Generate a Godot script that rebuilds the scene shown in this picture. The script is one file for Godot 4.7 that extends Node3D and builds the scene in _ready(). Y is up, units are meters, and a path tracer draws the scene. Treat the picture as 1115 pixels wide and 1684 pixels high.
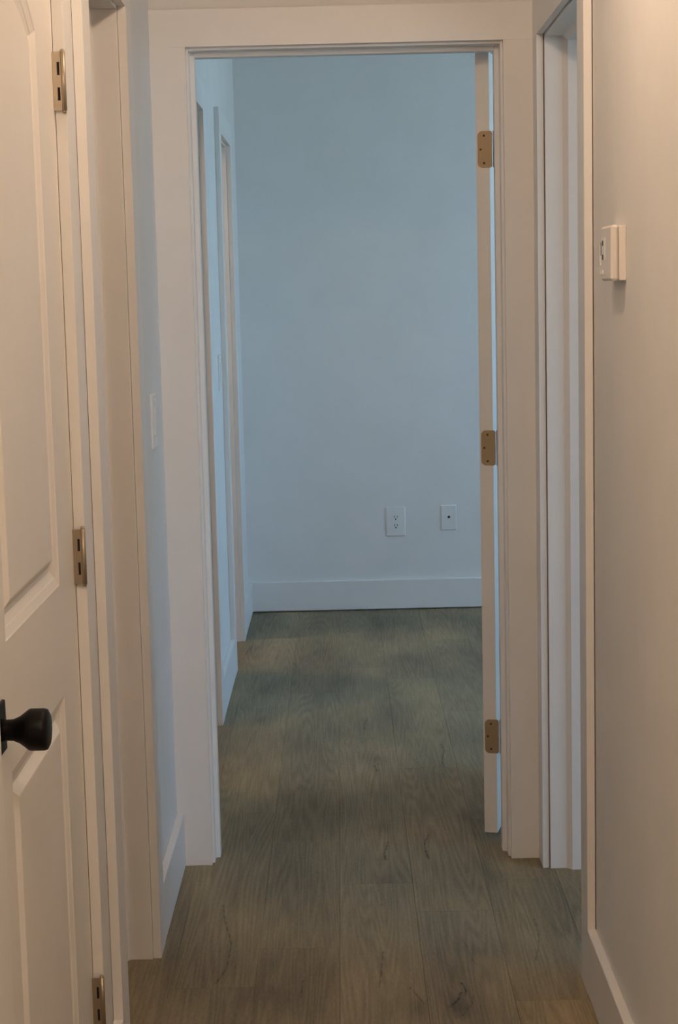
extends Node3D
# A narrow hallway: white panel door on the left, open doorways left and right, and at the end an open
# door into a daylit room. Lengths are metres. "F" below is the distance along the hall (Godot z = -F).

const XW := -0.4425      # left wall face
const XL := -0.424       # face of the left casings and baseboards
const XRW := 0.5005      # right wall face
const XR := 0.482        # face of the right casings and baseboards
const ZE := 4.262        # end wall, hall side
const ZEF := 4.38        # end wall, far side
const ZF := 7.73         # back wall of the far room
const WT := 0.118        # wall thickness
const CEIL := 2.42       # hall and side rooms
const CEILF := 2.68      # far room
const CT := 0.0185       # casing and baseboard thickness
const CW := 0.089        # casing width
const HEAD := 2.039      # underside of head jambs
const BBH := 0.14        # baseboard height

var M := {}
var used := {}

# ------------------------------------------------------------------ helpers
func P(x: float, y: float, f: float) -> Vector3:
	return Vector3(x, y, -f)

func numbered(n: String) -> String:
	if not used.has(n):
		used[n] = 0
		return n
	used[n] += 1
	return "%s_%03d" % [n, used[n]]

func obj(called: String, mesh: Mesh, mat: Material, parent: Node) -> MeshInstance3D:
	var o := MeshInstance3D.new()
	o.name = numbered(called) if parent == self else called
	o.mesh = mesh
	o.material_override = mat
	o.cast_shadow = GeometryInstance3D.SHADOW_CASTING_SETTING_ON
	parent.add_child(o, true)
	return o

func struct_(o: Node) -> Node:
	o.set_meta("kind", "structure")
	return o

func tag(o: Node, label: String, category: String, group := "") -> Node:
	o.set_meta("label", label)
	o.set_meta("category", category)
	if group != "":
		o.set_meta("group", group)
	return o

func base(called: String, at := Vector3.ZERO, b := Basis.IDENTITY) -> Node3D:
	var o := Node3D.new()
	o.name = numbered(called)
	add_child(o)
	o.transform = Transform3D(b, at)
	return o

func tri(st: SurfaceTool, a: Vector3, b: Vector3, c: Vector3, out: Vector3) -> void:
	# front faces run clockwise seen from outside
	var n := (b - a).cross(c - a)
	if n.length_squared() < 1e-16:
		return
	if n.dot(out) > 0.0:
		var t := b
		b = c
		c = t
	for v in [a, b, c]:
		st.add_vertex(v)

func quad(st: SurfaceTool, a: Vector3, b: Vector3, c: Vector3, d: Vector3, out: Vector3) -> void:
	tri(st, a, b, c, out)
	tri(st, a, c, d, out)

func begin() -> SurfaceTool:
	var st := SurfaceTool.new()
	st.begin(Mesh.PRIMITIVE_TRIANGLES)
	st.set_smooth_group(-1)
	return st

func done(st: SurfaceTool) -> ArrayMesh:
	st.generate_normals()
	return st.commit()

# box with chamfered edges between two corners
func cb(st: SurfaceTool, p: Vector3, q: Vector3, e := 0.0015) -> void:
	var lo := Vector3(minf(p.x, q.x), minf(p.y, q.y), minf(p.z, q.z))
	var hi := Vector3(maxf(p.x, q.x), maxf(p.y, q.y), maxf(p.z, q.z))
	var c := (lo + hi) * 0.5
	var h := (hi - lo) * 0.5
	e = minf(e, minf(h.x, minf(h.y, h.z)) * 0.6)
	var i := h - Vector3(e, e, e)
	for ax in 3:
		var u := (ax + 1) % 3
		var w := (ax + 2) % 3
		for s in [-1.0, 1.0]:
			var k := []
			for t in [[-1, -1], [1, -1], [1, 1], [-1, 1]]:
				var v := Vector3.ZERO
				v[ax] = s * h[ax]
				v[u] = t[0] * i[u]
				v[w] = t[1] * i[w]
				k.append(c + v)
			var n := Vector3.ZERO
			n[ax] = s
			quad(st, k[0], k[1], k[2], k[3], n)
			if e <= 0.0:
				continue
			for s2 in [-1.0, 1.0]:      # edge between ax and u
				var a1 := Vector3.ZERO
				a1[ax] = s * h[ax]
				a1[u] = s2 * i[u]
				var a2 := Vector3.ZERO
				a2[ax] = s * i[ax]
				a2[u] = s2 * h[u]
				var d := Vector3.ZERO
				d[w] = i[w]
				var n2 := Vector3.ZERO
				n2[ax] = s
				n2[u] = s2
				quad(st, c + a1 - d, c + a1 + d, c + a2 + d, c + a2 - d, n2)
	if e > 0.0:
		for sx in [-1.0, 1.0]:
			for sy in [-1.0, 1.0]:
				for sz in [-1.0, 1.0]:
					tri(st, c + Vector3(sx * h.x, sy * i.y, sz * i.z), c + Vector3(sx * i.x, sy * h.y, sz * i.z), c + Vector3(sx * i.x, sy * i.y, sz * h.z), Vector3(sx, sy, sz))

func cbox(p: Vector3, q: Vector3, e := 0.0015) -> ArrayMesh:
	var st := begin()
	cb(st, p, q, e)
	return done(st)

# solid of revolution about the local axis "dir"; prof = [along, radius] pairs
func lathe(prof: Array, n := 28, dir := Vector3.UP, smooth := true) -> ArrayMesh:
	var st := SurfaceTool.new()
	st.begin(Mesh.PRIMITIVE_TRIANGLES)
	st.set_smooth_group(0 if smooth else -1)
	var a := dir.normalized()
	var u := a.cross(Vector3(0.3, 0.5, 0.8)).normalized()
	var w := a.cross(u)
	for k in prof.size() - 1:
		for j in n:
			var t0 := TAU * j / n
			var t1 := TAU * (j + 1) / n
			var r0 := u * cos(t0) + w * sin(t0)
			var r1 := u * cos(t1) + w * sin(t1)
			var p0: Vector3 = a * prof[k][0] + r0 * prof[k][1]
			var p1: Vector3 = a * prof[k][0] + r1 * prof[k][1]
			var q0: Vector3 = a * prof[k + 1][0] + r0 * prof[k + 1][1]
			var q1: Vector3 = a * prof[k + 1][0] + r1 * prof[k + 1][1]
			var da: float = prof[k + 1][0] - prof[k][0]
			var dr: float = prof[k + 1][1] - prof[k][1]
			var out := (r0 + r1).normalized() * da - a * dr
			quad(st, p0, p1, q1, q0, out)
	return done(st)

# extruded polygon (in two local axes) along a third
func extrude(poly: PackedVector2Array, o: Vector3, u: Vector3, v: Vector3, w: Vector3, len: float) -> ArrayMesh:
	var st := begin()
	var idx := Geometry2D.triangulate_polygon(poly)
	for k in range(0, idx.size(), 3):
		var t := []
		for m in 3:
			var p := poly[idx[k + m]]
			t.append(o + u * p.x + v * p.y)
		tri(st, t[0], t[1], t[2], -w)
		tri(st, t[0] + w * len, t[1] + w * len, t[2] + w * len, w)
	var mid := Vector2.ZERO
	var area := 0.0
	for k in poly.size():
		var b := poly[(k + 1) % poly.size()]
		area += poly[k].cross(b)
	for k in poly.size():
		var a := poly[k]
		var b := poly[(k + 1) % poly.size()]
		var nn := Vector2(b.y - a.y, a.x - b.x) * signf(area)
		var A := o + u * a.x + v * a.y
		var B := o + u * b.x + v * b.y
		quad(st, A, B, B + w * len, A + w * len, u * nn.x + v * nn.y)
	return done(st)

# ------------------------------------------------------------------ materials
func noise_tex(freq: float, size: int, normal: bool, strength: float, sd: int, ramp: Gradient = null) -> NoiseTexture2D:
	var n := FastNoiseLite.new()
	n.seed = sd
	n.noise_type = FastNoiseLite.TYPE_SIMPLEX_SMOOTH
	n.frequency = freq
	n.fractal_octaves = 4
	var t := NoiseTexture2D.new()
	t.noise = n
	t.width = size
	t.height = size
	t.seamless = true
	t.as_normal_map = normal
	t.bump_strength = strength
	if ramp:
		t.color_ramp = ramp
	return t

func paint(c: Color, rough: float, bump := 0.0, vary := 0.02) -> StandardMaterial3D:
	var m := StandardMaterial3D.new()
	var g := Gradient.new()
	g.set_color(0, Color(1 - vary, 1 - vary, 1 - vary))
	g.set_color(1, Color(1, 1, 1))
	m.albedo_color = c
	m.albedo_texture = noise_tex(0.012, 256, false, 1.0, 11, g)
	m.uv1_triplanar = true
	m.uv1_world_triplanar = true
	m.uv1_scale = Vector3(0.9, 0.9, 0.9)
	m.roughness = rough
	if bump > 0.0:
		m.normal_enabled = true
		m.normal_texture = noise_tex(0.09, 256, true, bump, 5)
		m.normal_scale = 0.25
	return m

func plain(c: Color, rough: float, metal := 0.0) -> StandardMaterial3D:
	var m := StandardMaterial3D.new()
	m.albedo_color = c
	m.roughness = rough
	m.metallic = metal
	return m

const PW := 0.18        # plank width
const PL := 1.22        # plank length
const FX := -0.57       # a seam
const NC := 9           # columns before the print repeats
const FZ := 2.86
const TL := 4.88        # 4 planks
const JOINT := [3.2, 3.46, 3.67, 4.08, 3.88, 3.36, 3.05, 3.7, 4.0]

func floor_material() -> StandardMaterial3D:
	var W := 1024
	var H := 2048
	var n := FastNoiseLite.new()
	n.noise_type = FastNoiseLite.TYPE_SIMPLEX_SMOOTH
	n.seed = 3
	n.frequency = 0.16
	n.fractal_octaves = 3
	var streak := n.get_image(W, 160)
	streak.resize(W, H, Image.INTERPOLATE_CUBIC)
	n.seed = 8
	n.frequency = 0.02
	n.fractal_octaves = 4
	var blotch := n.get_image(256, 256)
	blotch.resize(W, H, Image.INTERPOLATE_CUBIC)
	n.seed = 21
	n.frequency = 0.012
	n.fractal_octaves = 2
	var rings := n.get_image(W, 150)
	rings.resize(W, H, Image.INTERPOLATE_CUBIC)
	n.seed = 33
	n.frequency = 0.35
	n.fractal_octaves = 2
	var fine := n.get_image(W, 512)
	fine.resize(W, H, Image.INTERPOLATE_CUBIC)
	var a := streak.get_data()
	var b := blotch.get_data()
	var c := rings.get_data()
	var d := fine.get_data()
	var sine := PackedFloat32Array()
	sine.resize(256)
	for i in 256:
		sine[i] = sin(i / 255.0 * 70.0)
	var lum := PackedFloat32Array()
	lum.resize(W * H)
	var hue := PackedFloat32Array()
	hue.resize(W * H)
	var rng := RandomNumberGenerator.new()
	rng.seed = 77
	var tone := []
	for k in 64:
		tone.append([rng.randf_range(-0.045, 0.045), rng.randf_range(-0.4, 0.4), rng.randi() % (W * H), rng.randf_range(0.05, 0.11)])
	for i in W:
		var col := i * NC / W
		var shift: float = JOINT[col]
		for j in H:
			var z := FZ + TL * j / H
			var row := int(floor((z - shift) / PL + 8.0)) % 4
			var t: Array = tone[col * 4 + row]
			var at := j * W + i
			var s: int = (at + t[2]) % (W * H)
			lum[at] = 1.0 + t[0] + (a[s] - 128) * 0.0006 + (b[at] - 128) * 0.0011 + sine[c[s]] * t[3] * 0.5 + (d[at] - 128) * 0.0005
			hue[at] = t[1] + (b[at] - 128) * 0.006
	# cracks and knots of the wood print, where they lie on the floor: x, distance pairs
	var cracks := [
		[1.0, -0.31, 3.95, -0.3, 3.85, -0.287, 3.78, -0.276, 3.71, -0.275, 3.65, -0.277, 3.57, -0.295, 3.48],
		[1.0, -0.109, 3.49, -0.111, 3.45, -0.112, 3.4], [0.5, -0.175, 3.46, -0.162, 3.42],
		[0.8, 0.419, 3.82, 0.42, 3.73, 0.411, 3.65, 0.394, 3.57], [0.5, 0.451, 3.79, 0.472, 3.71, 0.483, 3.65, 0.48, 3.61],
		[1.5, 0.225, 3.46, 0.232, 3.43, 0.23, 3.39], [1.6, 0.221, 3.41, 0.212, 3.37, 0.191, 3.33], [0.7, 0.245, 3.39, 0.239, 3.35, 0.215, 3.29],
		[1.0, 0.064, 3.64, 0.058, 3.52, 0.051, 3.44], [0.9, 0.116, 3.44, 0.132, 3.39, 0.143, 3.35],
		[0.7, 0.07, 4.01, 0.068, 3.92], [1.0, 0.088, 4.29, 0.087, 4.25], [1.0, 0.194, 4.32, 0.197, 4.26], [0.5, 0.245, 3.71, 0.254, 3.63, 0.262, 3.55],
		[1.0, 0.065, 5.74, 0.057, 5.66, 0.053, 5.57], [1.1, 0.296, 5.37, 0.302, 5.29, 0.287, 5.18, 0.287, 5.11],
		[1.2, 0.091, 5.16, 0.078, 5.14, 0.083, 5.07], [0.7, 0.065, 4.89, 0.062, 4.81],
		[1.2, 0.097, 4.4, 0.092, 4.35, 0.085, 4.3, 0.088, 4.25], [1.1, 0.208, 4.45, 0.195, 4.39, 0.192, 4.34, 0.197, 4.27, 0.198, 4.25],
		[0.8, -0.049, 5.33, -0.053, 5.24], [0.6, -0.068, 5.21, -0.069, 5.14], [1.1, -0.393, 6.98, -0.412, 6.8],
		[0.8, -0.278, 6.81, -0.283, 6.7], [1.0, -0.213, 6.65, -0.203, 6.59], [0.7, -0.16, 4.75, -0.17, 4.62]]
	for k in cracks:
		var w: float = k[0]
		for m in range(1, k.size() - 3, 2):
			var x0: float = (k[m] - FX) / (PW * NC) * W
			var y0: float = (k[m + 1] - FZ) / TL * H
			var x1: float = (k[m + 2] - FX) / (PW * NC) * W
			var y1: float = (k[m + 3] - FZ) / TL * H
			var steps := int(maxf(absf(x1 - x0), absf(y1 - y0))) + 1
			for q in steps:
				var cx := lerpf(x0, x1, float(q) / steps) + sin(q * 0.9 + m) * 0.5
				var cy := lerpf(y0, y1, float(q) / steps)
				for dx in range(-6, 7):
					var px := int(cx) + dx
					if px < 0 or px >= W or cy < 0 or cy >= H:
						continue
					var e := absf(px - cx)
					var dark := (0.25 + 0.15 * sin(q * 0.37 + m * 2.0)) * minf(w, 1.5) * exp(-e * e / (0.55 * w)) + 0.05 * w * exp(-e * e / 16.0)
					lum[int(cy) * W + px] *= 1.0 - dark
	for k in [[0.089, 4.518, 0.035, 0.12], [0.318, 4.6, 0.03, 0.1], [-0.31, 6.17, 0.05, 0.14], [-0.303, 5.73, 0.03, 0.14], [0.208, 3.325, 0.03, 0.16], [0.129, 3.334, 0.03, 0.14], [-0.141, 3.392, 0.035, 0.08], [0.085, 5.2, 0.035, 0.14], [0.112, 6.2, 0.05, 0.08], [0.25, 6.69, 0.05, 0.07]]:
		var bx: float = (k[0] - FX) / (PW * NC) * W
		var by: float = (k[1] - FZ) / TL * H
		var rx: float = k[2] / (PW * NC) * W
		var ry: float = k[2] * 2.0 / TL * H
		for yy in range(maxi(0, int(by - 2 * ry)), mini(H, int(by + 2 * ry))):
			for xx in range(maxi(0, int(bx - 2 * rx)), mini(W, int(bx + 2 * rx))):
				var r := pow((xx - bx) / rx, 2) + pow((yy - by) / ry, 2)
				lum[yy * W + xx] *= 1.0 - k[3] * exp(-r * 1.4) * (0.6 + a[yy * W + xx] / 255.0 * 0.8)
	var bytes := PackedByteArray()
	bytes.resize(W * H * 3)
	for i in W * H:
		var l := clampf(lum[i], 0.1, 1.5)
		var h := clampf(hue[i], -1.0, 1.0)
		bytes[i * 3] = clampi(int(141.0 * l * (1.0 + 0.02 * h)), 0, 255)
		bytes[i * 3 + 1] = clampi(int(128.5 * l), 0, 255)
		bytes[i * 3 + 2] = clampi(int(103.5 * l * (1.0 - 0.035 * h)), 0, 255)
	var im := Image.create_from_data(W, H, false, Image.FORMAT_RGB8, bytes)
	im.generate_mipmaps()
	var m := StandardMaterial3D.new()
	m.albedo_texture = ImageTexture.create_from_image(im)
	m.roughness = 0.62
	m.metallic_specular = 0.35
	m.texture_filter = BaseMaterial3D.TEXTURE_FILTER_LINEAR_WITH_MIPMAPS_ANISOTROPIC
	return m

func make_materials() -> void:
	M.wall = paint(Color(0.92, 0.918, 0.908), 0.85, 0.0, 0.02)
	M.ceiling = paint(Color(0.91, 0.905, 0.89), 0.95, 0.0, 0.02)
	M.trim = paint(Color(0.925, 0.92, 0.91), 0.42, 0.0, 0.015)
	M.door = paint(Color(0.915, 0.905, 0.885), 0.45, 0.0, 0.015)
	M.plate = plain(Color(0.91, 0.91, 0.90), 0.35)
	M.thermo = plain(Color(0.90, 0.885, 0.86), 0.45)
	M.hole = plain(Color(0.05, 0.045, 0.04), 0.8)
	M.black = plain(Color(0.03, 0.03, 0.035), 0.42)
	M.black.metallic_specular = 0.3
	M.nickel = plain(Color(0.66, 0.61, 0.54), 0.38, 0.9)
	M.nickel_dark = plain(Color(0.40, 0.36, 0.32), 0.5, 0.8)
	M.brass = plain(Color(0.65, 0.57, 0.45), 0.5, 0.4)
	M.screw = plain(Color(0.34, 0.25, 0.14), 0.55, 0.6)
	M.floor = floor_material()
	M.slab = plain(Color(0.28, 0.26, 0.24), 0.9)
	M.metal_white = plain(Color(0.85, 0.84, 0.82), 0.4)
	var g := StandardMaterial3D.new()
	g.albedo_color = Color(0.9, 0.97, 1.0, 0.06)
	g.transparency = BaseMaterial3D.TRANSPARENCY_ALPHA
	g.roughness = 0.02
	M.glass = g
	var e := StandardMaterial3D.new()
	e.albedo_color = Color(0.95, 0.92, 0.86)
	e.emission_enabled = true
	e.emission = Color(1.0, 0.84, 0.64)
	e.emission_energy_multiplier = 1.2
	e.roughness = 0.5
	M.lamp_glass = e

# ------------------------------------------------------------------ builders
# wall box in plan (x0..x1, f0..f1) with door openings [from, to, top] (or windows [from, to, top, sill]) along x ("x") or along the hall ("f")
func wall(called: String, x0: float, x1: float, f0: float, f1: float, along: String, holes: Array) -> void:
	var st := begin()
	var a := x0 if along == "x" else f0
	var z := x1 if along == "x" else f1
	var cuts := [a]
	for h in holes:
		cuts.append(h[0])
		cuts.append(h[1])
	cuts.append(z)
	for k in range(0, cuts.size(), 2):
		if cuts[k + 1] - cuts[k] > 0.001:
			seg(st, along, x0, x1, f0, f1, cuts[k], cuts[k + 1], 0.0, CEILF)
	for h in holes:
		seg(st, along, x0, x1, f0, f1, h[0], h[1], h[2], CEILF)
		if h.size() > 3:
			seg(st, along, x0, x1, f0, f1, h[0], h[1], 0.0, h[3])
	struct_(obj(called, done(st), M.wall, self))

func seg(st: SurfaceTool, along: String, x0: float, x1: float, f0: float, f1: float, s: float, e: float, y0: float, y1: float) -> void:
	if along == "x":
		cb(st, P(s, y0, f0), P(e, y1, f1), 0.0)
	else:
		cb(st, P(x0, y0, s), P(x1, y1, e), 0.0)

# A trimmed doorway. Local axes: x along the wall from the near jamb face, y up, z across the wall (0 = side A face, -thickness = side B face).
# w = clear width between jamb faces; stop = [from, to] across the wall or []; cut = casing widths [A start, A end, B start, B end]
func doorway(tr: Transform3D, w: float, stop: Array, cut: Array, label: String, chamfer := 0.004, gap := 0.0008) -> void:
	var o := base("trim_%d" % (used.get("trims", 0) + 1))
	used["trims"] = used.get("trims", 0) + 1
	o.transform = tr
	struct_(o)
	o.set_meta("label", label)
	var J := 0.018
	obj("jamb", cbox(Vector3(-J, 0, 0), Vector3(0, HEAD + J, -WT), 0.001), M.trim, o)
	obj("jamb", cbox(Vector3(w, 0, 0), Vector3(w + J, HEAD + J, -WT), 0.001), M.trim, o)
	obj("head_jamb", cbox(Vector3(0, HEAD, 0), Vector3(w, HEAD + J, -WT), 0.001), M.trim, o)
	if stop.size():
		var T := 0.011
		var s0: float = -stop[0]
		var s1: float = -stop[1]
		var c := chamfer
		var prof := PackedVector2Array([Vector2(0, s0), Vector2(T - 0.001, s0 - c), Vector2(T, s0 - c - 0.001), Vector2(T, s1 + 0.002), Vector2(T - 0.002, s1), Vector2(0, s1)])
		obj("stop", extrude(prof, Vector3.ZERO, Vector3.RIGHT, Vector3.BACK, Vector3.UP, HEAD), M.trim, o)
		obj("stop", extrude(prof, Vector3(w, 0, 0), Vector3.LEFT, Vector3.BACK, Vector3.UP, HEAD), M.trim, o)
		obj("head_stop", extrude(prof, Vector3(T, HEAD, 0), Vector3.DOWN, Vector3.BACK, Vector3.RIGHT, w - 2 * T), M.trim, o)
	var R := 0.006
	for side in 2:
		var za := gap if side == 0 else -WT - gap
		var zb := CT if side == 0 else -WT - CT
		var l: float = cut[side * 2]
		var r: float = cut[side * 2 + 1]
		if l > 0.0:
			obj("casing", cbox(Vector3(-R - l, 0, za), Vector3(-R, HEAD + R, zb), 0.0006), M.trim, o)
		if r > 0.0:
			obj("casing", cbox(Vector3(w + R, 0, za), Vector3(w + R + r, HEAD + R, zb), 0.0006), M.trim, o)
		if l > 0.0 or r > 0.0:
			obj("head_casing", cbox(Vector3(-R - l, HEAD + R, za), Vector3(w + R + r, HEAD + R + CW, zb), 0.0006), M.trim, o)

# two-panel door leaf with an arched upper panel. Local: x from the hinge edge, y up from its bottom, z 0 .. -t
func panel_leaf(w: float, h: float, t: float) -> ArrayMesh:
	var st := begin()
	var prof := [[0.0, 0.0], [0.002, 0.0012], [0.013, 0.005], [0.0145, 0.0062], [0.026, 0.0108], [0.032, 0.0112], [0.047, 0.0018], [0.050, 0.0014]]
	var z0 := 0.148
	var z1 := w - 0.140
	var lowA := 0.215
	var lowB := 0.826
	var upA := 1.0
	var spring := 1.836
	var rise := 0.072
	var half := (z1 - z0) * 0.5
	var R := (half * half + rise * rise) / (2 * rise)
	var cc := Vector2((z0 + z1) * 0.5, spring + rise - R)
	var N := 18
	for side in 2:
		var f := 0.0 if side == 0 else -t
		var inw := -1.0 if side == 0 else 1.0
		var n := Vector3(0, 0, -inw)
		for panel in 2:
			var prev := []
			for p in prof:
				var d: float = p[0]
				var ring := []
				if panel == 0:
					ring = [Vector2(z0 + d, lowA + d), Vector2(z1 - d, lowA + d), Vector2(z1 - d, lowB - d), Vector2(z0 + d, lowB - d)]
				else:
					ring = [Vector2(z0 + d, upA + d), Vector2(z1 - d, upA + d)]
					for k in N + 1:
						var xx := lerpf(z1 - d, z0 + d, float(k) / N)
						ring.append(Vector2(xx, cc.y + sqrt(maxf(0.0, pow(R - d, 2) - pow(xx - cc.x, 2)))))
				var r3 := []
				for q in ring:
					r3.append(Vector3(q.x, q.y, f + inw * p[1]))
				if prev.size():
					for k in r3.size():
						var k2 := (k + 1) % r3.size()
						quad(st, prev[k], prev[k2], r3[k2], r3[k], n)
				prev = r3
				if p == prof[prof.size() - 1]:
					var pl := PackedVector2Array(ring)
					var idx := Geometry2D.triangulate_polygon(pl)
					for k in range(0, idx.size(), 3):
						tri(st, r3[idx[k]], r3[idx[k + 1]], r3[idx[k + 2]], n)
		# stiles and rails
		var fl := func(x0: float, y0: float, x1: float, y1: float) -> void:
			quad(st, Vector3(x0, y0, f), Vector3(x1, y0, f), Vector3(x1, y1, f), Vector3(x0, y1, f), n)
		fl.call(0.0, 0.0, z0, h)
		fl.call(z1, 0.0, w, h)
		fl.call(z0, 0.0, z1, lowA)
		fl.call(z0, lowB, z1, upA)
		for k in N:
			var xa := lerpf(z1, z0, float(k) / N)
			var xb := lerpf(z1, z0, float(k + 1) / N)
			var ya := cc.y + sqrt(maxf(0.0, R * R - pow(xa - cc.x, 2)))
			var yb := cc.y + sqrt(maxf(0.0, R * R - pow(xb - cc.x, 2)))
			quad(st, Vector3(xa, ya, f), Vector3(xb, yb, f), Vector3(xb, h, f), Vector3(xa, h, f), n)
	quad(st, Vector3(0, 0, 0), Vector3(0, h, 0), Vector3(0, h, -t), Vector3(0, 0, -t), Vector3.LEFT)
	quad(st, Vector3(w, 0, 0), Vector3(w, h, 0), Vector3(w, h, -t), Vector3(w, 0, -t), Vector3.RIGHT)
	quad(st, Vector3(0, h, 0), Vector3(w, h, 0), Vector3(w, h, -t), Vector3(0, h, -t), Vector3.UP)
	quad(st, Vector3(0, 0, 0), Vector3(w, 0, 0), Vector3(w, 0, -t), Vector3(0, 0, -t), Vector3.DOWN)
	return done(st)

# black knob on a square rosette; "out" is the direction away from the door face
func knob(parent: Node3D, at: Vector3, out: Vector3) -> void:
	var prof := [[0.005, 0.0], [0.005, 0.0145], [0.012, 0.0133], [0.021, 0.0138], [0.029, 0.0172], [0.036, 0.0225], [0.040, 0.0255], [0.043, 0.0267], [0.059, 0.0267], [0.0635, 0.0255], [0.066, 0.0205], [0.0668, 0.0]]
	var k := obj("doorknob", lathe(prof, 36, out), M.black, parent)
	k.position = at
	var u := Vector3.RIGHT * 0.0325 + Vector3.UP * 0.0325
	obj("rosette", cbox(-u, u + out * 0.0055, 0.0015), M.black, k)

func wall_plate(called: String, at: Vector3, b: Basis, w: float, h: float) -> Node3D:
	var o := base(called, at, b)        # local: x right, y up, z out of the wall
	var st := begin()
	var t := 0.0055
	var e := 0.0035
	var c := [Vector2(-w / 2, -h / 2), Vector2(w / 2, -h / 2), Vector2(w / 2, h / 2), Vector2(-w / 2, h / 2)]
	for k in 4:
		var p: Vector2 = c[k]
		var q: Vector2 = c[(k + 1) % 4]
		var pi_: Vector2 = p - p.sign() * e
		var qi: Vector2 = q - q.sign() * e
		var n: Vector2 = (p + q).normalized()
		quad(st, Vector3(p.x, p.y, 0), Vector3(q.x, q.y, 0), Vector3(q.x, q.y, t - 0.002), Vector3(p.x, p.y, t - 0.002), Vector3(n.x, n.y, 0))
		quad(st, Vector3(p.x, p.y, t - 0.002), Vector3(q.x, q.y, t - 0.002), Vector3(qi.x, qi.y, t), Vector3(pi_.x, pi_.y, t), Vector3(n.x, n.y, 1))
	var i := Vector2(w / 2 - e, h / 2 - e)
	quad(st, Vector3(-i.x, -i.y, t), Vector3(i.x, -i.y, t), Vector3(i.x, i.y, t), Vector3(-i.x, i.y, t), Vector3.BACK)
	quad(st, Vector3(-w / 2, -h / 2, 0), Vector3(w / 2, -h / 2, 0), Vector3(w / 2, h / 2, 0), Vector3(-w / 2, h / 2, 0), Vector3.FORWARD)
	obj("plate", done(st), M.plate, o)
	return o

func screw(parent: Node3D, at: Vector3, r := 0.0033, mat: Material = null) -> void:
	var s := obj("screw", lathe([[0.0, r], [0.0008, r], [0.0012, r * 0.6], [0.0012, 0.0]], 12, Vector3.BACK), mat if mat else M.plate, parent)
	s.position = at

func lamp(at: Vector3, label: String, energy: float, col: Color) -> void:
	var o := base("ceiling_lamp", at)    # hangs from the ceiling at its base
	tag(o, label, "lamp")
	obj("base_pan", lathe([[0.0, 0.0], [0.0, 0.15], [-0.012, 0.15], [-0.018, 0.143], [-0.018, 0.0]], 36), M.metal_white, o)
	var p := []
	for k in 10:
		var t := PI / 2 * k / 9.0
		p.append([-0.0185 - 0.075 * sin(t), 0.135 * cos(t)])
	obj("lamp_glass", lathe(p, 36), M.lamp_glass, o)
	obj("finial", lathe([[-0.0945, 0.008], [-0.100, 0.010], [-0.106, 0.006], [-0.107, 0.0]], 14), M.nickel, o)
	var l := OmniLight3D.new()
	l.name = "lamp_light"
	l.position = Vector3(0, -0.055, 0)
	l.light_color = col
	l.light_energy = energy
	l.light_size = 0.055
	l.omni_range = 12.0
	l.omni_attenuation = 2.0
	l.shadow_enabled = true
	o.add_child(l)

# window in a wall whose inner face is at x = X (outside towards +x)
func window_(X: float, f0: float, f1: float, y0: float, y1: float, n: int) -> void:
	var o := base("window_%d" % n)
	struct_(o)
	var d := 0.06
	var fr := 0.05
	obj("frame", cbox(P(X + 0.03, y0, f0), P(X + 0.03 + d, y0 + fr, f1)), M.trim, o)
	obj("frame", cbox(P(X + 0.03, y1 - fr, f0), P(X + 0.03 + d, y1, f1)), M.trim, o)
	obj("frame", cbox(P(X + 0.03, y0 + fr, f0), P(X + 0.03 + d, y1 - fr, f0 + fr)), M.trim, o)
	obj("frame", cbox(P(X + 0.03, y0 + fr, f1 - fr), P(X + 0.03 + d, y1 - fr, f1)), M.trim, o)
	var mid := (f0 + f1) * 0.5
	obj("mullion", cbox(P(X + 0.04, y0 + fr, mid - 0.02), P(X + 0.08, y1 - fr, mid + 0.02)), M.trim, o)
	for k in 2:
		var a := f0 + fr if k == 0 else mid + 0.02
		var b := mid - 0.02 if k == 0 else f1 - fr
		var st := begin()
		quad(st, P(X + 0.06, y0 + fr, a), P(X + 0.06, y0 + fr, b), P(X + 0.06, y1 - fr, b), P(X + 0.06, y1 - fr, a), Vector3.LEFT)
		obj("pane", done(st), M.glass, o)
	obj("sill", cbox(P(X - 0.03, y0 - 0.022, f0 - 0.04), P(X + 0.03, y0, f1 + 0.04)), M.trim, o)

func baseboard(called: String, p: Vector3, q: Vector3) -> void:
	struct_(obj(called, cbox(p, q, 0.002), M.trim, self))

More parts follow.
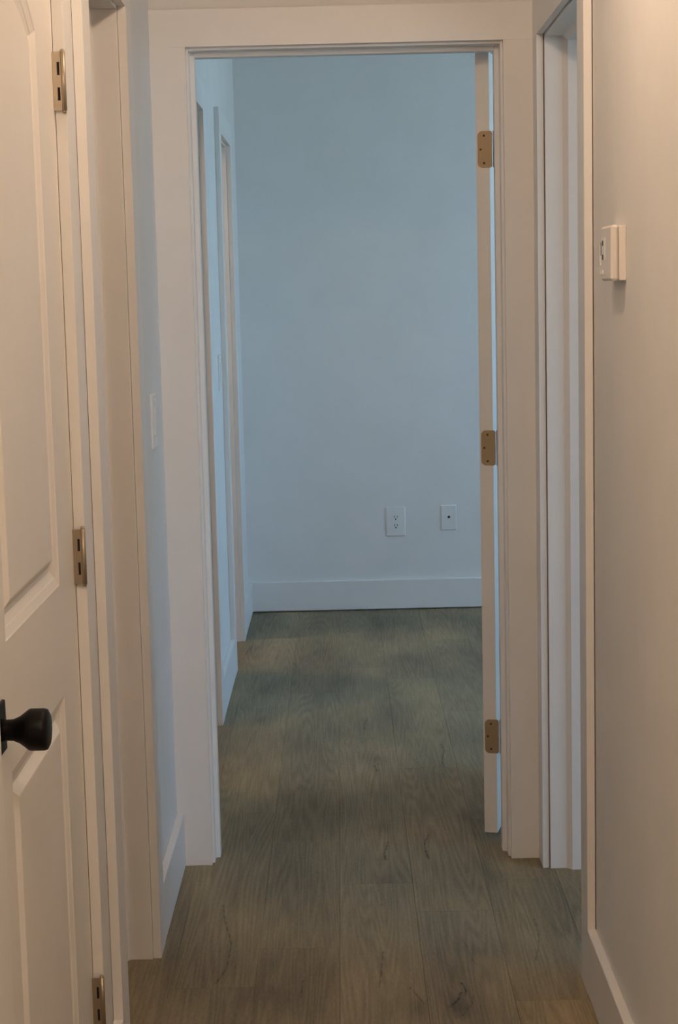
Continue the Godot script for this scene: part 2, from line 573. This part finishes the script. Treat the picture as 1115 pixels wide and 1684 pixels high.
# ------------------------------------------------------------------ scene
func _ready() -> void:
	# --- camera
	var cam := Camera3D.new()
	cam.name = "camera"
	add_child(cam)
	var pitch := 0.128714
	var yaw := -0.002542
	var roll := -0.023372
	var fwd := Vector3(sin(yaw) * cos(pitch), -sin(pitch), -cos(yaw) * cos(pitch))
	var right := Vector3(cos(yaw), 0, sin(yaw))
	var up := right.cross(fwd)
	cam.transform = Transform3D(Basis(right * cos(roll) + up * sin(roll), up * cos(roll) - right * sin(roll), -fwd), Vector3(0, 1.4552, 0))
	cam.fov = rad_to_deg(2.0 * atan(842.0 / 2818.23))
	cam.near = 0.05
	cam.current = true
	# --- sky and exposure
	var we := WorldEnvironment.new()
	we.name = "environment"
	var env := Environment.new()
	var sky := Sky.new()
	var sm := ProceduralSkyMaterial.new()
	sm.sky_top_color = Color(0.62, 0.81, 1.0)
	sm.sky_horizon_color = Color(0.74, 0.895, 1.0)
	sm.ground_horizon_color = Color(0.74, 0.85, 0.92)
	sm.ground_bottom_color = Color(0.70, 0.80, 0.86)
	sky.sky_material = sm
	env.background_mode = Environment.BG_SKY
	env.sky = sky
	env.background_energy_multiplier = 6.0
	env.tonemap_mode = Environment.TONE_MAPPER_LINEAR
	env.tonemap_exposure = 1.0
	env.sdfgi_enabled = true
	env.ssao_enabled = true
	env.ssil_enabled = true
	we.environment = env
	add_child(we)
	# --- lamps (each light stands inside its lamp)
	make_materials()
	var warm := Color(1.0, 0.862, 0.74)
	lamp(P(0.10, CEIL, 2.68), "white ceiling lamp lighting the hallway beside the panel door", 0.325, warm)
	lamp(P(0.03, CEIL, 0.45), "white ceiling lamp in the hallway behind the camera", 1.08, warm)
	lamp(P(-1.55, CEIL, 5.05), "white ceiling lamp in the side room with the nearer doorway", 0.38, warm)
	lamp(P(-1.45, CEIL, 6.8), "white ceiling lamp in the side room with the farther doorway", 0.6, warm)
	structure()
	hall_door()
	far_door()
	small_things()

func structure() -> void:
	# --- floor: slab and planks
	var fl := obj("floor", cbox(P(-2.8, -0.12, -1.35), P(3.75, -0.007, 7.86), 0.0), M.slab, self)
	struct_(fl)
	var c0 := -13
	for c in range(c0, 25):
		var xa := maxf(FX + PW * c, -2.8)
		var xb := minf(FX + PW * (c + 1), 3.75)
		if xb - xa < 0.02:
			continue
		var z: float = JOINT[posmod(c, NC)]
		while z > -1.35:
			z -= PL
		while z < 7.86:
			var za := maxf(z, -1.35)
			var zb := minf(z + PL, 7.86)
			if zb - za > 0.01:
				plank(fl, xa, xb, za, zb)
			z += PL
	struct_(obj("ceiling", cbox(P(-2.8, CEILF, -1.35), P(3.75, CEILF + 0.12, 7.86), 0.0), M.ceiling, self))
	for r in [[XW, XRW, -1.2, ZE], [XRW + WT, 3.3, -1.2, ZE], [-2.68, XW - WT, -1.2, 2.88], [-2.68, XW - WT, 2.98, ZE], [-2.68, XW - WT, ZEF, 6.03], [-2.68, XW - WT, 6.13, ZF]]:
		struct_(obj("ceiling", cbox(P(r[0], CEIL, r[2]), P(r[1], CEIL + 0.06, r[3]), 0.0), M.ceiling, self))
	# --- walls; rough openings go to the back of the jambs
	var J := 0.018
	wall("wall_left", XW - WT, XW, -1.2, ZF, "f", [[2.044 - J, 2.772 + J, HEAD + J], [3.088 - J, 3.624 + J, HEAD + J], [4.905 - J, 5.662 + J, HEAD + J], [6.53 - J, 7.074 + J, HEAD + J]])
	wall("wall_right", XRW, XRW + WT, -1.2, ZE, "f", [[3.478 - J, 4.16 + J, HEAD + J]])
	wall("wall_end", -2.8, 3.75, ZE, ZEF, "x", [[-0.3505 - J, 0.405 + J, HEAD + J]])
	wall("wall_back", -2.8, 3.75, ZF, ZF + 0.13, "x", [])
	wall("wall_near", -2.8, 3.75, -1.35, -1.2, "x", [])
	wall("wall_far_right", 3.3, 3.45, ZEF, ZF, "f", [[4.75, 7.15, 2.58, 1.0]])
	wall("wall_right_outer", 3.3, 3.45, -1.2, ZE, "f", [[1.2, 3.4, 2.2, 0.8]])
	wall("wall_left_outer", -2.8, -2.68, -1.2, ZF, "f", [])
	wall("wall_closet", -2.68, XW - WT, 2.88, 2.98, "x", [])
	wall("wall_side", -2.68, XW - WT, 6.03, 6.13, "x", [])
	window_(3.3, 4.75, 7.15, 1.0, 2.58, 1)
	window_(3.3, 1.2, 3.4, 0.8, 2.2, 2)
	# --- trimmed doorways. Left wall, side A = hall: local x runs along the hall, z = +x
	var LB := Basis(Vector3(0, 0, -1), Vector3.UP, Vector3(1, 0, 0))
	doorway(Transform3D(LB, P(XW, 0, 2.044)), 0.728, [0.037, 0.075], [CW, CW, CW, CW], "white trim around the closed panel door")
	doorway(Transform3D(LB, P(XW, 0, 3.088)), 0.536, [0.052, 0.085], [CW, CW, CW, CW], "white trim of the open doorway beyond the panel door")
	doorway(Transform3D(LB, P(XW, 0, 4.905)), 0.757, [0.052, 0.085], [CW, CW, CW, CW], "white trim of the first side doorway past the end door")
	doorway(Transform3D(LB, P(XW, 0, 6.53)), 0.544, [0.052, 0.085], [CW, CW, CW, CW], "white trim of the side doorway nearest the back wall")
	# right wall, side A = hall: local x runs along the hall, z = -x (mirrored basis kept right-handed by starting at the far jamb)
	var RB := Basis(Vector3(0, 0, 1), Vector3.UP, Vector3(-1, 0, 0))
	doorway(Transform3D(RB, P(XRW, 0, 4.16)), 0.682, [0.042, 0.085], [ZE - CT - 4.166, CW, 0.07, CW], "white trim of the doorway on the right with bluish daylight", 0.011, 0.0022)
	# end wall, side A = hall: local x runs right, z towards the camera
	doorway(Transform3D(Basis.IDENTITY, P(-0.3505, 0, ZE)), 0.7555, [0.040, 0.080], [-XW - 0.3565, XRW - 0.411, 0.07, CW], "white trim around the open door at the hall end")
	# --- baseboards
	var g := 0.002
	baseboard("baseboard_left", P(XW, g, -1.2), P(XL, BBH, 1.949))
	baseboard("baseboard_left", P(XW, g, 2.867), P(XL, BBH, 2.993))
	baseboard("baseboard_left", P(XW, g, 3.719), P(XL, BBH, ZE - CT))
	baseboard("baseboard_left", P(XW, g, 5.757), P(XL, BBH, 6.435))
	baseboard("baseboard_left", P(XW, g, 7.169), P(XL, BBH, ZF - CT))
	baseboard("baseboard_right", P(XR, g, -1.2), P(XRW, BBH, 3.389))
	baseboard("baseboard_back", P(XW, 0.006, ZF - CT), P(3.3, BBH, ZF))
	baseboard("baseboard_far_right", P(3.3 - CT, g, ZEF), P(3.3, BBH, ZF - CT))

func plank(parent: Node, xa: float, xb: float, za: float, zb: float) -> void:
	var st := SurfaceTool.new()
	st.begin(Mesh.PRIMITIVE_TRIANGLES)
	var gap := 0.00025
	var e := 0.0004
	xa += gap
	xb -= gap
	za += gap
	zb -= gap
	var put := func(v: Vector3, n: Vector3) -> void:
		st.set_normal(n)
		st.set_uv(Vector2((v.x - FX) / (PW * NC), (-v.z - FZ) / TL))
		st.add_vertex(v)
	var top := [P(xa + e, 0, za + e), P(xb - e, 0, za + e), P(xb - e, 0, zb - e), P(xa + e, 0, zb - e)]
	var rim := [P(xa, -e, za), P(xb, -e, za), P(xb, -e, zb), P(xa, -e, zb)]
	for k in [0, 2, 1, 0, 3, 2]:
		put.call(top[k], Vector3.UP)
	var out := [Vector3(0, 1, 1), Vector3(1, 1, 0), Vector3(0, 1, -1), Vector3(-1, 1, 0)]
	for k in 4:
		var j := (k + 1) % 4
		var n: Vector3 = out[k].normalized()
		var side := Vector3(n.x, 0, n.z).normalized()
		for v in [top[k], top[j], rim[j], top[k], rim[j], rim[k]]:
			put.call(v, n)
		var lo := Vector3(0, 0.006, 0)
		for v in [rim[k], rim[j], rim[j] - lo, rim[k], rim[j] - lo, rim[k] - lo]:
			put.call(v, side)
	var o := MeshInstance3D.new()
	o.name = "plank"
	o.mesh = st.commit()
	o.material_override = M.floor
	parent.add_child(o, true)

func hall_door() -> void:
	# closed panel door in the left wall, hinged at its far edge; local x runs towards the camera, z = -x world
	var t := 0.035
	var o := base("door_1", P(XW - t, 0.012, 2.769), Basis(Vector3(0, 0, 1), Vector3.UP, Vector3(-1, 0, 0)))
	struct_(o)
	o.set_meta("label", "closed white two-panel door with arched upper panel and black knob")
	obj("leaf", panel_leaf(0.722, 2.022, t), M.door, o)
	knob(o, Vector3(0.662, 0.903, -t), Vector3(0, 0, -1))
	knob(o, Vector3(0.662, 0.903, 0), Vector3(0, 0, 1))
	# nickel hinges: plate facing the camera between door edge and barrel, with two open slots
	for y in [1.792, 1.033, 0.268]:
		var hp := obj("hinge", hinge_plate(), M.nickel, o)
		hp.position = Vector3(-0.0005, y - 0.012, -t)
		var b := obj("barrel", lathe([[-0.0455, 0.0], [-0.0455, 0.0042], [0.0455, 0.0042], [0.0455, 0.0]], 16), M.nickel, hp)
		b.position = Vector3(0.0005, 0, -0.0165)
		for s in [-1, 1]:
			obj("slot", cbox(Vector3(0.0005, 0.0195 * s - 0.0102, -0.0072), Vector3(0.0012, 0.0195 * s + 0.0102, -0.0115), 0.0), M.hole, hp)
			var tip := obj("pin_tip", lathe([[0.0, 0.003], [0.0025, 0.0036], [0.004, 0.002], [0.0043, 0.0]], 12, Vector3(0, s, 0)), M.nickel, hp)
			tip.position = Vector3(0.0005, 0.0455 * s, -0.0165)

# plate 15 mm wide in the plane facing the camera (local y/z), with two slots cut through it
func hinge_plate() -> ArrayMesh:
	var st := begin()
	var x0 := 0.0
	var x1 := 0.003
	var a := 0.0
	var b := -0.0145
	var s0 := -0.0075
	var s1 := -0.0112
	cb(st, Vector3(x0, -0.0455, a), Vector3(x1, 0.0455, s0), 0.0004)
	cb(st, Vector3(x0, -0.0455, s1), Vector3(x1, 0.0455, b), 0.0004)
	for r in [[-0.0455, -0.0297], [-0.0093, 0.0093], [0.0297, 0.0455]]:
		cb(st, Vector3(x0 + 0.0001, r[0], s0 + 0.0003), Vector3(x1 - 0.0001, r[1], s1 - 0.0003), 0.0)
	return done(st)

func far_door() -> void:
	# door of the end wall, swung about 105 degrees into the far room; we see its hinge edge
	var a := deg_to_rad(15.0)
	var t := 0.0345
	var o := base("door_2", P(0.3895, 0.018, 4.400), Basis(Vector3(sin(a), 0, -cos(a)), Vector3.UP, Vector3(cos(a), 0, sin(a))))
	struct_(o)
	o.set_meta("label", "white door swung open into the far room showing its brass-hinged edge")
	obj("leaf", panel_leaf(0.745, 2.02, t), M.door, o)
	knob(o, Vector3(0.685, 0.9, -t), Vector3(0, 0, -1))
	knob(o, Vector3(0.685, 0.9, 0), Vector3(0, 0, 1))
	for y in [1.7985, 1.043, 0.28]:
		var h := 0.0455
		# rounded plate on the edge: outline in local (z, y)
		var poly := PackedVector2Array([Vector2(0.0068, -h + 0.005), Vector2(0.0068, h - 0.005), Vector2(0.0052, h - 0.0016), Vector2(0.002, h)])
		var r := 0.012
		for k in 7:
			var q := PI / 2 * k / 6.0
			poly.append(Vector2(-0.0305 + r - r * sin(q), h - r + r * cos(q)))
		for k in 7:
			var q := PI / 2 * k / 6.0
			poly.append(Vector2(-0.0305 + r - r * cos(q), -h + r - r * sin(q)))
		poly.append(Vector2(0.002, -h))
		poly.append(Vector2(0.0052, -h + 0.0016))
		var hp := obj("hinge", extrude(poly, Vector3(0.0006, 0, 0), Vector3.BACK, Vector3.UP, Vector3.LEFT, 0.0022), M.brass, o)
		hp.position = Vector3(0, y - 0.018, 0)
		var b := obj("barrel", lathe([[-h, 0.0], [-h, 0.0026], [h, 0.0026], [h, 0.0]], 16), M.screw, hp)
		b.position = Vector3(0.0, 0, 0.0112)
		for s in [Vector2(-0.014, 0.034), Vector2(-0.0225, 0.0), Vector2(-0.014, -0.034)]:
			var sc := obj("screw", lathe([[0.0, 0.0031], [0.0007, 0.0027], [0.0009, 0.0]], 12, Vector3.LEFT), M.screw, hp)
			sc.position = Vector3(-0.0014, s.y, s.x)

func small_things() -> void:
	var back := Basis.IDENTITY                                              # faces the camera
	var left := Basis(Vector3(0, 0, -1), Vector3.UP, Vector3(1, 0, 0))      # faces right
	var rightb := Basis(Vector3(0, 0, 1), Vector3.UP, Vector3(-1, 0, 0))    # faces left
	# --- receptacle on the back wall
	var o := wall_plate("wall_outlet", P(0.2375, 0.405, ZF), back, 0.089, 0.133)
	tag(o, "oversized white receptacle plate low on the back wall, two sockets", "outlet")
	for s in [1, -1]:
		var poly := PackedVector2Array()
		for k in 20:
			var q := TAU * k / 20
			poly.append(Vector2(0.0172 * cos(q), clampf(0.0172 * sin(q), -0.0138, 0.0138)))
		var so := obj("socket", extrude(poly, Vector3.ZERO, Vector3.RIGHT, Vector3.UP, Vector3.BACK, 0.0022), M.plate, o)
		so.position = Vector3(0, 0.0195 * s, 0.005)
		obj("slot", cbox(Vector3(-0.0078, -0.001, 0.0018), Vector3(-0.0052, 0.0085, 0.0026), 0.0), M.hole, so)
		obj("slot", cbox(Vector3(0.0052, -0.001, 0.0018), Vector3(0.0078, 0.0085, 0.0026), 0.0), M.hole, so)
		var gh := obj("slot", lathe([[0.0, 0.0032], [0.0008, 0.0032], [0.0008, 0.0]], 12, Vector3.BACK), M.hole, so)
		gh.position = Vector3(0, -0.0075, 0.0018)
	screw(o, Vector3(0, 0, 0.0055))
	# --- cable plate
	o = wall_plate("cable_plate", P(0.4785, 0.418, ZF), back, 0.071, 0.114)
	tag(o, "white cable plate with one black centre hole beside the receptacle", "wall plate")
	var ch := obj("cable_hole", lathe([[0.0, 0.0055], [0.0009, 0.0055], [0.0009, 0.0]], 18, Vector3.BACK), M.hole, o)
	ch.position = Vector3(0.001, 0.003, 0.0055)
	screw(o, Vector3(0, 0.0415, 0.0055))
	screw(o, Vector3(0, -0.0415, 0.0055))
	# --- light switches
	o = wall_plate("light_switch", P(XW, 1.161, 4.02), left, 0.08, 0.129)
	tag(o, "white light switch plate on the left hallway wall before the end door", "light switch")
	obj("rocker", cbox(Vector3(-0.0165, -0.033, 0.005), Vector3(0.0165, 0.033, 0.0085), 0.0015), M.plate, o)
	screw(o, Vector3(0, 0.048, 0.0055))
	screw(o, Vector3(0, -0.048, 0.0055))
	o = wall_plate("light_switch", P(XW, 1.166, 6.29), left, 0.116, 0.129)
	tag(o, "white switch plate on the far room's left wall between two doorways", "light switch")
	for s in [-1, 1]:
		obj("rocker", cbox(Vector3(0.023 * s - 0.0165, -0.033, 0.005), Vector3(0.023 * s + 0.0165, 0.033, 0.0085), 0.0015), M.plate, o)
		screw(o, Vector3(0.023 * s, 0.048, 0.0055))
		screw(o, Vector3(0.023 * s, -0.048, 0.0055))
	# --- thermostat on the right wall: local x towards the camera, z out of the wall
	o = base("thermostat", P(XRW, 1.508, 3.062), rightb)
	tag(o, "white wall thermostat high on the right hallway wall", "thermostat")
	obj("back_plate", cbox(Vector3(-0.0605, -0.0475, 0), Vector3(0.0615, 0.0475, 0.0125), 0.0015), M.thermo, o)
	var cov := obj("cover", cbox(Vector3(-0.0605, -0.0475, 0.0129), Vector3(0.060, 0.0485, 0.0265), 0.004), M.thermo, o)
	obj("display_bezel", cbox(Vector3(-0.045, -0.010, 0.0262), Vector3(-0.005, 0.028, 0.0275), 0.0006), M.plate, cov)
	obj("mode_slider", cbox(Vector3(-0.059, -0.020, 0.0262), Vector3(-0.051, 0.016, 0.029), 0.0006), M.plate, cov)
	for y in [0.019, -0.0055]:
		obj("vent_slot", cbox(Vector3(-0.0335, y - 0.0045, 0.027), Vector3(-0.022, y + 0.0045, 0.0278), 0.0), M.hole, cov)
	obj("vent_slot", cbox(Vector3(-0.0495, -0.002, 0.0265), Vector3(-0.0465, 0.021, 0.0279), 0.0), M.hole, cov)
	obj("button", cbox(Vector3(-0.056, -0.036, 0.0262), Vector3(-0.044, -0.028, 0.0285), 0.0008), M.plate, cov)
	obj("button", cbox(Vector3(-0.038, -0.036, 0.0262), Vector3(-0.026, -0.028, 0.0285), 0.0008), M.plate, cov)
